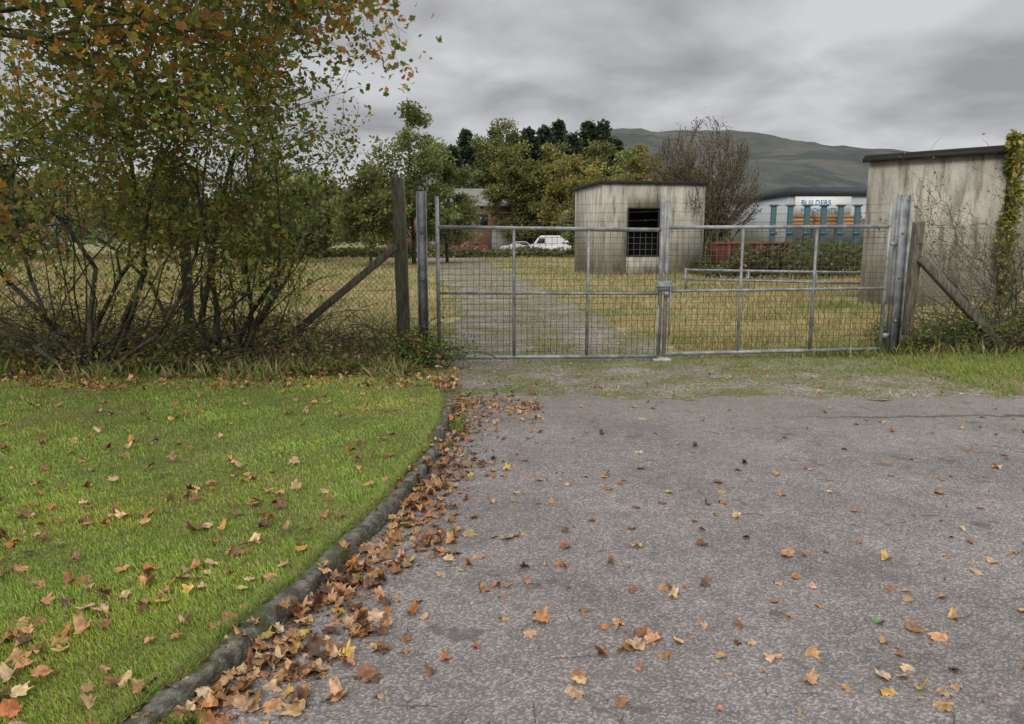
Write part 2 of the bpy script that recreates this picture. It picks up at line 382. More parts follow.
u=abs(rng.normal(0,1,n))*wv;x=xk(y)+.05+u;k=rng.uniform(0,1,n)<.78+.35*sn(x,y,6.)
x,y,u=x[k],y[k],u[k];n=len(x)
sz=np.interp(y,[1.5,3,7],[.105,.095,.07])
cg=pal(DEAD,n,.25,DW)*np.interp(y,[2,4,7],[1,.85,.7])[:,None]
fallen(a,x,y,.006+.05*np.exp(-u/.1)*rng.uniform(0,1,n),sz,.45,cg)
n=1300;y=1.8*np.exp(rng.uniform(0,1,n)*math.log(4.1));x=xk(y)+.05+abs(rng.normal(0,.16,n));fallen(a,x,y,np.full(n,.004),.03,.4,pal([(.2,.1,.05),(.12,.06,.035),(.3,.17,.08)],n))
n=60;y=1.8*np.exp(rng.uniform(0,1,n)*math.log(4.1));x=xk(y)+rng.normal(0,.04,n);fallen(a,x,y,np.full(n,.085),.075,.3)
n=260;x=rng.uniform(-.75,.3,n);y=7.0+rng.normal(0,.3,n)-x*.1;k=x>xk(np.minimum(y,7.4))+.05;fallen(a,x[k],y[k],np.full(k.sum(),.01),.065,.4)
n=240;y=2.4*np.exp(rng.uniform(0,1,n)*math.log(7.4/2.4));x=rng.uniform(-.35,.95,n)*y*.8;k=x>xk(y)+.2
fallen(a,x[k],y[k],np.full(k.sum(),.006),.078,.3)
n=220;y=2.3*np.exp(rng.uniform(0,1,n)*math.log(3.2));x=rng.uniform(-.3,.95,n)*y*.8;k=x>xk(y)+.1
fallen(a,x[k],y[k],np.full(k.sum(),.004),.025,.4)
man=[(.22,2.42),(-.617,2.6),(.447,2.91),(.5,2.72),(.44,2.69),(.57,2.75),(-.125,3.21),(.724,3.13),(1.376,2.5),(1.715,2.78),(1.66,2.84),(2.25,3.38),(1.4,3.58),(.376,2.35),(1.486,2.34),(.118,2.91),(-.258,2.62),(1.3,4.1),(.36,2.66),(.62,4.6),(2.1,5.0),(1.0,2.62)]
mxy=np.array(man);fallen(a,mxy[:,0],mxy[:,1],np.full(len(man),.006),.105,.2)
fallen(a,np.array([-.243,1.55]),np.array([3.4,2.9]),np.array([.006,.006]),.07,.15,np.array([(.35,.45,.13),(.14,.26,.07)]))
n=760;y=1.9*np.exp(rng.uniform(0,1,n)*math.log(8.3/1.9));x=-rng.uniform(.12,.85,n)*y-.25;k=(x<xk(np.minimum(y,7.4))-.07)&(rng.uniform(0,1,n)<.65+.7*sn(x,y,2.2))
fallen(a,x[k],y[k],np.full(k.sum(),.1),.095,.35)
n=4200;x=rng.uniform(-9,-.6,n);y=7.75+abs(rng.normal(0,.6,n))-.25+.2*sn(x,x,2.);k=rng.uniform(0,1,n)<.7+.4*sn(x,y,2.);fallen(a,x[k],y[k],.07+.25*np.clip(y[k]-8.3,0,1)*rng.uniform(0,1,k.sum()),.08,.5)
n=300;x=rng.uniform(-.8,9,n);y=rng.uniform(7.4,9.6,n);fallen(a,x,y,np.full(n,.03),.06,.4)
a.build('fallen_leaves',M_dead)
a=Acc();segs=[]
for i in range(90):
    y=2.2*math.exp(rng.uniform(0,1.15));x=rng.uniform(-.3,.8)*y;t=rng.uniform(0,6.28);l=rng.uniform(.04,.14);p0=np.array([x,y,.009])
    for k in range(3):
        t+=rng.normal(0,.35);p1=p0+np.array([math.cos(t)*l/3,math.sin(t)*l/3,rng.uniform(-.001,.002)]);segs.append((p0,p1,.0016,.0012));p0=p1
tubes(a,segs,4,(.1,.07,.04));a.build('fallen_twigs',leafmat('twig',0))
# ------------------------------------------------------------------ gate
ga=np.array([-.97,9.5,0]);gb=np.array([5.12,10.15,0]);ge=(gb-ga);GL=np.linalg.norm(ge[:2]);ge=ge/GL;gn=np.array([-ge[1],ge[0],0])
def gp(s,z,o=0): return ga+ge*s+gn*o+np.array([0,0,z])
gate=empty('double_metal_gate')
MID=2.985
def leaf(nm,s0,s1,sag):
    fr=Acc();sg=[];r=.026
    H=1.76;B=.09;Mz=.93
    up0,up1=s0+r,s1-r
    for z,rr in((B,r),(H,r),(Mz,.019)): sg.append((gp(up0,z),gp(up1,z+sag),rr,rr))
    for k in range(4):
        s=up0+(up1-up0)*k/3;rr=r if k in(0,3) else .019
        top=H
        if (nm=='left_leaf' and k==3) or (nm=='right_leaf' and k==0): top=2.17
        if (nm=='left_leaf' and k==0): top=2.14
        if (nm=='right_leaf' and k==3): top=2.14
        sg.append((gp(s,B-.03 if k in(0,3) else B),gp(s,top),rr,rr))
    tubes(fr,sg,10,(.3,.3,.3));fr.build(nm+'_frame',M_galv,gate,True)
    wr=Acc();sg=[]
    for s in np.arange(up0+.06,up1,.078): 
        j=rng.normal(0,.004);sg.append((gp(s,B,.024),gp(s+j,H,.024),.0026,.0026))
    for z in np.arange(B+.06,H,.078): 
        pts=[gp(s,z+.004*math.sin(s*3+z*9),.028+.008*math.sin(s*2.1+z*3)) for s in np.linspace(up0,up1,7)]
        for p0,p1 in zip(pts[:-1],pts[1:]): sg.append((p0,p1,.0026,.0026))
    tubes(wr,sg,4,(.2,.2,.2));wr.build(nm+'_mesh',M_wire,gate)
leaf('left_leaf',.0,MID-.012,-.03);leaf('right_leaf',MID+.012,GL,.02)
wr=Acc();sg=[]
def barb(sg,A,B_,sag=.02,sp_=.12):
    A=np.array(A);B_=np.array(B_);n=10
    pts=[A+(B_-A)*t-np.array([0,0,sag*4*t*(1-t)]) for t in np.linspace(0,1,n)]
    for p0,p1 in zip(pts[:-1],pts[1:]): sg.append((p0,p1,.002,.002))
    Ln=np.linalg.norm(B_-A)
    for t in np.arange(sp_/2,Ln,sp_)/Ln:
        p=A+(B_-A)*t-np.array([0,0,sag*4*t*(1-t)]);q=rng.normal(0,.014,3);sg.append((p-q,p+q,.0014,.0014))
for z in(1.86,1.97,2.08):
    barb(sg,gp(.02,z),gp(MID-.04,z),.03);barb(sg,gp(MID+.04,z),gp(GL-.02,z),.03)
tubes(wr,sg,4,(.2,.2,.2));wr.build('barbed_wire',M_wire,gate)
lt=Acc();sg=[(gp(MID-.07,.03,-.04),gp(MID-.07,.75,-.04),.010,.010),(gp(MID+.09,.35,-.04),gp(MID+.09,1.0,-.04),.009,.009),(gp(MID-.12,1.0,-.04),gp(MID+.16,1.0,-.04),.012,.012)]
tubes(lt,sg,8,(.3,.3,.3))
lt.add(boxpts(gp(MID,0),ge,gn,-.09,.11,-.035,-.03,.93,1.07),BF,np.array([.3]*3));lt.add(boxpts(gp(MID,0),ge,gn,.0,.06,-.075,-.04,.86,.93),BF,np.array([.3]*3))
tubes(lt,[(gp(MID+.015,.93,-.055),gp(MID+.015,.99,-.055),.005,.005),(gp(MID+.045,.93,-.055),gp(MID+.045,.99,-.055),.005,.005)],6,(.3,.3,.3))
for z in(.3,1.55):
    for s in(-.08,GL): lt.add(boxpts(gp(s,0),ge,gn,0,.08,-.03,.03,z-.03,z+.03),BF,np.array([.3]*3))
lt.build('latch_and_hinges',M_galv,gate)
box('concrete_gate_stop',M_conc,MID-.12,MID+.12,-.1,.1,0,.035,None,ga,ge,gn,.01)
def chan(name,s,top,wd=.13):
    a=Acc()
    for x0,x1,y0,y1 in((-wd/2,wd/2,-.012,.0),(-wd/2,-wd/2+.012,-.07,-.012),(wd/2-.012,wd/2,-.07,-.012),(-wd/2,-wd/2+.012,.0,.07),(wd/2-.012,wd/2,.0,.07)):
        a.add(boxpts(gp(s,0),ge,gn,x0,x1,y0,y1,0,top),BF,np.array([.3]*3))
    for z in(.5,1.1,1.7): a.add(boxpts(gp(s,0),ge,gn,-.02,.02,-.024,-.0125,z-.02,z+.02),BF,np.array([.3]*3))
    return a.build(name,M_galv)
chan('steel_gate_post',-.17,2.2);chan('steel_gate_post',GL+.16,2.2,.14)
def post(name,x,y,top,w_=.085,lean=(0,0),cut=.05):
    a=Acc();V=boxpts((x,y,0),E1,E2,-w_,w_,-w_*.8,w_*.8,-.1,top);V[4:,0]+=lean[0];V[4:,1]+=lean[1]
    V[4,2]-=cut;V[7,2]-=cut*.3
    a.add(V,BF,np.array([.5]*3));o=a.build(name,M_wood);m=o.modifiers.new('b','BEVEL');m.width=.012;m.segments=2;return o
post('fence_post',-1.42,9.72,2.37,.08,(-.04,0),-.04)
LF0=np.array([-1.45,9.74,0]);LF1=np.array([-15,11.0,0])
for x in(-4.4,-7.4,-10.4,-13.4):
    post('fence_post',x,9.76+(-1.45-x)*.093,2.15,.06,(rng.normal(0,.03),0))
post('fence_post',5.56,10.38,1.86,.065,(.05,0),.03)
for x in(8.6,11.6): post('fence_post',x,10.42+(x-5.6)*.09,1.8,.06,(.03,0))
def strut(name,p0,p1,r=.05):
    a=Acc();p0=np.array(p0);p1=np.array(p1);d=p1-p0;L_=np.linalg.norm(d);d/=L_;n1=np.cross(d,[0,1,0]);n1/=np.linalg.norm(n1)
    V=[p0+n1*s*r+np.array([0,t*r,0]) for s,t in((-1,-1),(1,-1),(1,1),(-1,1))]+[p1+n1*s*r+np.array([0,t*r,0]) for s,t in((-1,-1),(1,-1),(1,1),(-1,1))]
    a.add(V,BF,np.array([.5]*3));o=a.build(name,M_wood);m=o.modifiers.new('b','BEVEL');m.width=.01;return o
strut('diagonal_fence_brace',(-1.49,9.68,1.52),(-3.1,9.62,.2),.045);strut('diagonal_fence_brace',(5.63,10.3,1.35),(6.85,10.2,.1),.055)
def chainlink(name,A,B_,z0,z1,pitch=.075,wob=.03,r=.0022):
    A=np.array(A,float);B_=np.array(B_,float);Ln=np.linalg.norm(B_-A);e=(B_-A)/Ln;nn=np.array([-e[1],e[0],0]);H=z1-z0;sg=[]
    def P(s,h):
        o=wob*float(sn(np.array(s),np.array(h*1.5),1.3));z=z0+h-.03*(h/H)*math.sin(s*2.1)**2
        return A+e*(s+.4*o)+nn*o+np.array([0,0,z])
    for sgn in(1,-1):
        for s in np.arange(-H,Ln+H,pitch):
            for k in range(8):
                h0=H*k/8;h1=H*(k+1)/8
                sa=s+sgn*h0;sb=s+sgn*h1
                if min(sa,sb)<0 or max(sa,sb)>Ln: continue
                sg.append((P(sa,h0),P(sb,h1),r,r))
    a=Acc();tubes(a,sg,3,(.2,.2,.2));sg=[]
    for h in(.02,H*.5,H):
        pts=[P(s,h) for s in np.linspace(0,Ln,40)]
        sg+=[(p,q,.0025,.0025) for p,q in zip(pts[:-1],pts[1:])]
    for z in(z1+.1,z1+.22): barb(sg,A+np.array([0,0,z]),B_+np.array([0,0,z]),.03,.15)
    tubes(a,sg,4,(.2,.2,.2));a.build(name,M_wire)
chainlink('chain_link_fence',LF0,LF1,.1,1.8)
chainlink('chain_link_fence',(5.6,10.34,0),(14,11.1,0),.1,1.55,wob=.09)
# ------------------------------------------------------------------ vegetation
def norm(v): return v/(np.linalg.norm(v)+1e-9)
def grow(segs,tips,p,d,Ln,r,depth,up=.05,wander=.16,kids=1.2,spread=.8,shrink=.6,n=6,ok=None):
    q=p
    for i in range(n):
        d=norm(d+rng.normal(0,wander,3)+np.array([0,0,up]))
        ra=r*(1-.8*i/n);rb=r*(1-.8*(i+1)/n);q2=q+d*Ln/n
        if ok is not None and not ok(q2): return
        segs.append((q,q2,max(ra,.0022),max(rb,.002)))
        if depth>0 and i>=1:
            for _ in range(rng.poisson(kids)):
                s=norm(np.cross(d,rng.normal(0,1,3)));grow(segs,tips,q2,norm(d+s*spread),Ln*shrink*rng.uniform(.6,1.1),rb*.65,depth-1,up,wander,kids,spread,shrink,max(3,n-1),ok)
        if depth<=1: tips.append(q2)
        q=q2
LV=np.array([[0,0,0],[.32,.35,.06],[.22,.75,.05],[0,1.05,0],[-.22,.75,.05],[-.32,.35,.06]]);LFc=np.array([[0,1,2],[0,2,3],[0,3,4],[0,4,5]])
LV2=np.array([[0,-.1,0],[.38,.45,.08],[0,1.0,0],[-.38,.45,.05]]);LF2=np.array([[0,1,2],[0,2,3]])
def small(acc,P,size,cols,lo=False):
    n=len(P);inst(acc,LV2 if lo else LV,LF2 if lo else LFc,rots(rng.uniform(0,6.28,n),rng.uniform(-1.6,1.6,n),rng.uniform(0,6.28,n)),(size*rng.uniform(.6,1.3,n)).reshape(n,1),P,cols)
def shrub(name,stems,cols,w,leafn,lsize,spread_=.05,depth=3,kids=1.1,ok=None,clump=0,wander=.16,lowt=.12):
    par=empty(name);segs=[];tips=[]
    for s in stems:
        p,d,Ln,r=s[:4];dp=s[4] if len(s)>4 else depth
        grow(segs,tips,np.array(p,float),norm(np.array(d,float)),Ln,r,dp,kids=kids,ok=ok,wander=wander,n=7)
    a=Acc();tubes(a,segs,5,(.1,.1,.1));a.build('branches',M_bark,par,True)
    T=np.array(tips)
    wt=np.clip(.3+(T[:,2]-.9)*.35,lowt,1)*np.clip(.65+clump*sn(T[:,0],T[:,2],2.),.03,2);wt/=wt.sum()
    idx=rng.choice(len(T),leafn,p=wt);P=T[idx]+rng.normal(0,spread_,(leafn,3))
    br=(1+.35*sn(P[:,0],P[:,2],1.6,2.))[:,None]
    a=Acc();small(a,P,lsize,pal(cols,leafn,.3,w)*br);a.build('leaves',M_leaf,par)
    print(name,len(segs),len(tips));return T
okS=lambda p:(p[0]<-1.75-max(0,3.6-p[2])*.33) and p[1]<10.4 and p[2]>0
st=[]
for dx,dz,Ln,r in((-.95,1,4.6,.03),(-.75,1,4.2,.032),(-.45,1,4.6,.036),(-.15,1,4.6,.034),(.1,1,4.8,.036),(.35,1,4.8,.04),(.6,1,4.4,.034),(.85,.95,4.2,.03),(1.2,.8,3.8,.03),(1.5,.45,2.9,.024),(-1.2,.7,3.0,.024)):
    st.append(((-5.0+dx*.2,8.7+rng.normal(0,.12),0),(dx,rng.normal(0,.15),dz),Ln,r))
for i in range(22):
    st.append(((-5.0+rng.normal(0,.4),8.8+rng.normal(0,.15),0),(rng.uniform(-1.4,1.7),rng.normal(0,.25),1),rng.uniform(1.8,3.6),.014,2))
GREEN=[(.14,.18,.045),(.19,.24,.055),(.27,.29,.07),(.37,.31,.07),(.42,.23,.06)]
shrub('hawthorn_shrub',st,GREEN,[.24,.26,.23,.16,.11],19000,.053,.11,3,.75,okS,.65,.2,.07)
st=[((-3.7,9.1,0),(.05,0,1),4.8,.045),((-3.5,9.1,0),(.28,.05,1),5.0,.036),((-3.3,9.2,0),(.12,.1,1),4.4,.03),((-3.9,9.1,0),(-.25,0,1),4.6,.032),((-3.4,9.0,0),(.5,0,1),4.2,.026),((-3.6,9.0,0),(.15,-.1,1),5.4,.036),((-3.6,9.2,0),(.35,.1,1),5.4,.034)]
for i in range(14):
    st.append(((-3.5+rng.normal(0,.35),9.1+rng.normal(0,.15),0),(rng.uniform(-.5,.8),rng.normal(0,.25),1),rng.uniform(2,3.8),.013,2))
shrub('willow_shrub',st,GREEN,[.2,.3,.3,.13,.07],26000,.06,.12,3,.8,okS,.6,.17,.2)
par=empty('maple_tree');segs=[];tips=[]
okM=lambda p:(p[2]>2.3+.5*max(0,p[0]+4.2)) and (p[0]<-1.35) or p[0]<-5.5
tr=[np.array([-7.2,6.2,0]),np.array([-7.1,6.2,1.5]),np.array([-6.8,6.2,3.0]),np.array([-6.4,6.2,4.4]),np.array([-6.2,6.2,6.5])]
for i in range(4): segs.append((tr[i],tr[i+1],.17-.03*i,.14-.03*i))
for (p,d,Ln) in((tr[2],(1,.05,.22),4.6),(tr[2],(1,.4,.2),4.2),(tr[2],(1,-.3,.3),3.8),(tr[3],(1,.2,.1),5.2),(tr[3],(1,-.1,.0),5.0),(tr[3],(1,.1,-.08),5.4),(tr[3],(.8,.6,.1),4.6),(tr[2],(.6,.7,.08),3.4),(tr[2],(.9,-.05,.1),3.4),(tr[3],(-1,0,.5),3.5),(tr[3],(0,-1,.6),3.5),(tr[4],(.6,0,1),3),(tr[4],(-.4,.3,1),3),(tr[2],(.9,.15,.14),4.2),(tr[3],(1,-.3,-.05),4.8),(tr[3],(1,.3,-.1),5.4),(tr[2],(1,.25,.16),5.2)):
    grow(segs,tips,p,norm(np.array(d,float)),Ln,.045,2,up=.01,wander=.12,kids=1.2,spread=.7,ok=okM)
a=Acc();tubes(a,segs,6,(.1,.1,.1));a.build('trunk_and_branches',M_bark,par,True)
T=np.array(tips);n=17000;P=T[rng.integers(0,len(T),n)]+rng.normal(0,.15,(n,3))-np.array([0,0,.06])
cols=pal([(.56,.29,.08),(.4,.22,.09),(.3,.34,.09),(.2,.25,.07),(.56,.46,.11),(.66,.34,.07)],n,.3,[.18,.15,.24,.18,.14,.11])
a=Acc()
for m_ in(0,1,2):
    k=np.arange(n)%3==m_;V,F,sh=MAP[m_];V,F,sh=V[:25],F[:24],sh[:25];nn=k.sum()
    inst(a,V,F,rots(rng.uniform(0,6.28,nn),rng.uniform(.2,1.5,nn),rng.uniform(0,6.28,nn)),(.115*rng.uniform(.6,1.2,nn)).reshape(nn,1),P[k],cols[k],sh)
a.build('leaves',M_leaf,par)
print('maple',len(tips))
def under(name,n,fx,fy,hf,cols,w,size=.055,stems=80,lo=False):
    par=empty(name);x=fx(n);y=fy(n);hm=hf(x,y);z=hm*rng.uniform(0,1,n)**.6
    a=Acc();small(a,np.stack([x,y,z],1),size,pal(cols,n,.35,w),lo);a.build('leaves',M_leaf,par)
    segs=[]
    for i in range(stems):
        X=fx(1)[0];Y=fy(1)[0];H=float(hf(np.array([X]),np.array([Y]))[0]);p=np.array([X,Y,0]);d=norm(np.array([rng.normal(0,.5),rng.normal(0,.3),1]))
        for k in range(6):
            q=p+d*H*.36;segs.append((p,q,.004,.0035));p=q;d=norm(d+np.array([rng.normal(0,.25),rng.normal(0,.2),-.25]))
    a=Acc();tubes(a,segs,4,(.14,.1,.06));a.build('stems',M_bark,par)
BR=[(.11,.17,.04),(.17,.24,.06),(.25,.32,.08),(.4,.26,.11),(.28,.13,.06),(.44,.35,.18)]
under('bramble_undergrowth',17000,lambda n:rng.uniform(-10,-1.0,n),lambda n:8.4+rng.uniform(0,1.6,n),
      lambda x,y:(.1+.3*np.clip((y-8.2)/1,0,1))*(1+.6*sn(x,y,2.5))*np.clip(.5+(-x)*.3,.7,1.5),BR,[.2,.24,.14,.19,.12,.11],.05,900)
under('bramble_undergrowth',7500,lambda n:5.35+abs(rng.normal(0,2.2,n)),lambda n:10.1+rng.uniform(0,.9,n),
      lambda x,y:(.3+.35*np.clip((x-5.5)/2,0,1))*(1+.4*sn(x,y,3)),BR,[.25,.3,.2,.12,.06,.07],.05,420)
under('weeds',1600,lambda n:-1.15+rng.normal(0,.22,n),lambda n:9.35+rng.normal(0,.15,n),lambda x,y:.34-.0*x,BR[:3],[.3,.4,.3],.045,30)
under('weeds',9000,lambda n:rng.uniform(-26,6,n),lambda n:68+rng.uniform(0,3,n),lambda x,y:.75*(1+.5*sn(x,y,.7)),[(.14,.16,.05),(.28,.24,.09),(.09,.11,.035)],None,.28,5,True)
under('bramble_patch',10000,lambda n:rng.uniform(8.3,16,n),lambda n:30+rng.uniform(0,6,n),
      lambda x,y:1.35*(1+.35*sn(x,y,.9))*np.clip((x-8)/1.5,.3,1),[(.06,.09,.025),(.1,.14,.035),(.17,.17,.06),(.25,.17,.08)],[.3,.3,.22,.18],.15,60,True)
a=Acc();n=9000;x=rng.uniform(-10,-1.2,n);y=8.0+rng.uniform(0,2.2,n);k=sn(x,y,1.9,3.)>-.15;x,y=x[k],y[k];n=len(x)
blades(a,np.stack([x,y,np.full(n,.02)],1),rng.uniform(.06,.26,n),rng.uniform(.005,.009,n),pal([(.24,.33,.07),(.4,.34,.17),(.18,.26,.06),(.48,.4,.22)],n),.9);a.build('tall_grass',M_grass)
st=[((7.6+rng.normal(0,.5),10.9,0),(rng.normal(0,.6),.1,1),1.9,.014) for i in range(10)]
shrub('dogrose_shrub',st,[(.3,.27,.06),(.16,.19,.04),(.38,.25,.06)],None,900,.045,.08,2,1.2)
par=empty('bare_willow_tree');segs=[];tips=[]
okW=lambda p:((p[0]-9.2)/3.0)**2+((p[1]-37)/3.0)**2+(max(0,p[2]-3.2)/4.3)**2<1
for i in range(24):
    grow(segs,tips,np.array([9.2+rng.normal(0,.4),37+rng.normal(0,.4),0]),norm(np.array([rng.normal(0,.4),rng.normal(0,.3),1])),rng.uniform(5,8),.06,2,up=.05,wander=.09,kids=2.3,spread=.5,shrink=.42,ok=okW)
segs=[(a_,b_,max(r0,.010),max(r1,.009)) for a_,b_,r0,r1 in segs];print('willow',len(segs))
a=Acc();tubes(a,segs,4,(.1,.08,.06));a.build('branches',mixmat('reddish_twig',(.08,.06,.048),(.15,.118,.09),scale=2,bump=0)[0],par)
T=np.array(tips);n=5000;a=Acc();small(a,T[rng.integers(0,len(T),n)]+rng.normal(0,.15,(n,3)),.09,pal([(.2,.16,.08),(.14,.11,.07),(.2,.19,.07)],n,.3),True);a.build('leaves',M_leaf,par)
def bgtree(name,x,y,h,w_,cols,n=4200,leaf=.2,base=.12,acc=None):
    own=acc is None
    ctr=np.array([x,y,h*(.5+base/2)]);rad=np.array([w_/2,w_/2,h*(.5-base/2)])
    nc=46;u=rng.normal(0,1,(nc,3));u/=np.linalg.norm(u,axis=1)[:,None];rr=rng.uniform(.15,.9,nc)**.6
    cc=ctr+u*rr[:,None]*rad;cc[:,0]-=(cc[:,0]-x)*np.clip((cc[:,2]/h-.5),0,1)*.6
    cr_=rng.uniform(.09,.19,nc)*w_;br=rng.uniform(.65,1.3,nc)
    i=rng.integers(0,nc,n);d=rng.normal(0,1,(n,3));d/=np.linalg.norm(d,axis=1)[:,None];q=rng.uniform(.3,1.15,n)
    P=cc[i]+d*(q*cr_[i])[:,None]*np.array([1,1,.75])
    P[:,2]=np.maximum(P[:,2],.1)
    C=pal(cols,n,.25)*br[i][:,None]
    segs=[];p=np.array([x,y,0.]);tp=[p]
    for k in range(5):
        p=p+np.array([rng.normal(0,.02*h),rng.normal(0,.02*h),h*.15]);tp.append(p)
    r0=.016*h
    for k in range(5): segs.append((tp[k],tp[k+1],r0*(1-k*.17),r0*(1-(k+1)*.17)))
    for k in range(0,nc,2):
        j=rng.integers(1,5);m=(tp[j]+cc[k])/2+np.array([0,0,-.03*h]);segs.append((tp[j],m,r0*.3,r0*.2));segs.append((m,cc[k],r0*.2,r0*.08))
    if own:
        par=empty(name);a=Acc();small(a,P,leaf,C,True);a.build('leaves',M_leaf,par);b=Acc();tubes(b,segs,6,(.1,.1,.1));b.build('trunk',M_bark,par)
    else: small(acc[0],P,leaf,C,True);tubes(acc[1],segs,5,(.1,.1,.1))
OL=[(.19,.205,.065),(.25,.245,.075),(.15,.165,.055)];YE=[(.36,.3,.08),(.28,.245,.075),(.21,.195,.06)];GR=[(.15,.19,.065),(.2,.24,.08),(.25,.27,.1)]
def U(u,y): return (u-512)/740*y/1.03
bgtree('birch_tree',U(412,50),50,10.3,6.6,GR,13000,.22,.03)
bgtree('birch_tree',U(446,54),54,8.8,4.6,GR,9000,.22,.03)
bgtree('birch_tree',U(368,46),46,6.8,5,OL,8000,.22,.03)
for u,y,h,w_,c in((516,97,14.4,8,OL),(575,90,13.4,8.5,YE),(545,97,13.5,7.5,OL),(625,84,12.3,8,OL),(655,80,11,7,YE),(600,98,14.4,8,OL),(690,86,10.8,7,YE),(640,94,13.5,8,YE),(505,114,19.4,11,OL),(590,70,6.5,5,GR),(672,90,11.8,7,OL),(560,116,18,9,OL),(480,112,16.5,9,GR)):
    bgtree('alder_tree',U(u,y),y,h,w_,c,9500,.36,.02)
A1=(Acc(),Acc())
for i in range(34):
    x=-92+i*2.5+rng.normal(0,1);yv=52+rng.uniform(0,30)
    if x>U(375,yv): continue
    bgtree('',x,yv,rng.uniform(5.5,10),rng.uniform(6,9),[OL,GR,YE][i%3],3200,.42,.0,A1)
for i in range(60):
    x=10+i*7;yv=230+rng.uniform(0,90);bgtree('',x-60,yv,rng.uniform(6,13),rng.uniform(10,18),OL,700,1.1,.0,A1)
for i in range(14):
    bgtree('',U(455+i*20,125),128+rng.uniform(0,15),rng.uniform(10,14),10,[OL,GR][i%2],2000,.6,.0,A1)
par=empty('distant_trees');A1[0].build('foliage',M_leaf,par);A1[1].build('trunks',M_bark,par)
a=Acc();b=Acc();sg=[]
for i,(u,hh) in enumerate([(452,15.5),(466,18.2),(480,17),(495,19),(512,18),(528,19.4),(544,18.6),(558,19.3),(572,18.2),(588,19.6),(602,19.2),(616,17),(630,14.5)]):
    y=118+rng.uniform(-4,8);x=U(u,y);hh=hh*y/116*rng.uniform(.96,1.03);n=4500
    t=rng.uniform(0,1,n);lev=np.floor(t*18)/18;ang=rng.uniform(0,6.28,n);R_=(1-lev)**.6*hh*.2*rng.uniform(.2,1.05,n)*(1+.3*np.sin(ang*3+i+lev*9))+.15
    P=np.stack([x+R_*np.cos(ang),y+R_*np.sin(ang),hh*(.08+.92*lev)-R_*.3+rng.normal(0,.3,n)],1)
    small(a,P,.6,pal([(.04,.066,.038),(.058,.088,.046),(.08,.11,.056)],n,.3),True);sg.append((np.array([x,y,0]),np.array([x,y,hh]),.3,.03))
tubes(b,sg,6,(.1,.1,.1));par=empty('conifer_trees');a.build('needles',M_leaf,par);b.build('trunks',M_bark,par)
n=3400;a=Acc();z=3.9*rng.uniform(0,1,n)**.8;x=11.0+abs(rng.normal(0,.32,n))*(1.3-.1*z)+.1*np.sin(z*3);s=x-11.0
P=np.stack([x,17.0+s*1.05-.08-abs(rng.normal(0,.14,n)),z],1);small(a,P,.13,pal([(.16,.2,.05),(.34,.32,.08),(.44,.38,.09),(.09,.13,.03)],n,.3));a.build('ivy',M_leaf)
# ------------------------------------------------------------------ buildings
def building(name,c0,e1,wd,dp,h,openings,over=.12,rt=.14,hz=0,t=.2):
    par=empty(name);e1=np.array([*e1,0.]);e2=np.array([-e1[1],e1[0],0]);O=np.array([*c0,0.])
    B=lambda nm,m,*b,**k:box(nm,m,*b,parent=par,O=O,e1=e1,e2=e2,**k)
    if openings:
        x0,x1,z0,z1=openings
        B('front_wall_left',M_conc,0,x0,0,t,0,h);B('front_wall_right',M_conc,x1,wd,0,t,0,h)
        B('front_wall_under',M_conc,x0,x1,0,t,0,z0);B('front_wall_over',M_conc,x0,x1,0,t,z1,h)
        f=.07
        for nm,bb in(('frame_l',(x0,x0+f,-.02,.1,z0,z1)),('frame_r',(x1-f,x1,-.02,.1,z0,z1)),('frame_t',(x0+f,x1-f,-.02,.1,z1-f,z1)),('frame_b',(x0+f,x1-f,-.02,.1,z0,z0+f))):
            B(nm,M_dark,*bb)
        B('interior_shade_panel',M_dark,t+.01,wd-t-.01,1.6,1.7,.06,h-.02)  # added near-black panel, stands in for the room's shade behind the opening
    else: B('front_wall',M_conc,0,wd,0,t,0,h)
    B('back_wall',M_conc,0,wd,dp-t,dp,0,h);B('left_wall',M_conc,0,t,t,dp-t,0,h);B('right_wall',M_conc,wd-t,wd,t,dp-t,0,h)
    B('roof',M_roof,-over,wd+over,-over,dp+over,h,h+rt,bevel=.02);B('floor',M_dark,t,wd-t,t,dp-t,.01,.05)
    return par,B
e=np.array([4.8,.8]);e/=np.linalg.norm(e)
p_,B=building('concrete_outbuilding',(4.05,34),e,4.9,4.9,4.1,(1.2,2.75,.85,3.05))
e=np.array([2.12,-2.0]);e/=np.linalg.norm(e)
p_,B=building('concrete_shed',(8.9,19.0),e,2.95,3.2,3.55,None,.1,.13)
B('fascia_gutter',M_roof,-.11,3.06,-.16,-.11,3.5,3.6)
M_brick=mixmat('brick',(.18,.09,.065),(.25,.14,.105),scale=3,c3=(.14,.1,.085),s3=.3,bump=0)[0]
M_slate=mixmat('slate_roof',(.15,.135,.125),(.23,.21,.19),scale=.5,bump=0)[0]
M_white=plain('white_paint',(.72,.73,.74),.4);M_glass=plain('dark_glass',(.03,.035,.04),.15)
par=empty('brick_warehouse')
x0,x1=U(385,100),U(598,100)
box('walls',M_brick,x0,x1,100,112,0,6.0,par)
a=Acc();a.add([(x0-.4,99.5,6.01),(x1+.4,99.5,6.01),(x1+.4,106,8.7),(x0-.4,106,8.7),(x0-.4,112.5,6.01),(x1+.4,112.5,6.01)],[[0,1,2,3],[3,2,5,4]],np.array([.5]*3));a.add([(x0,99.6,6.0),(x0,106,8.65),(x0,112.4,6.0)],[[0,1,2]],np.array([.5]*3));a.build('roof',M_slate,par)
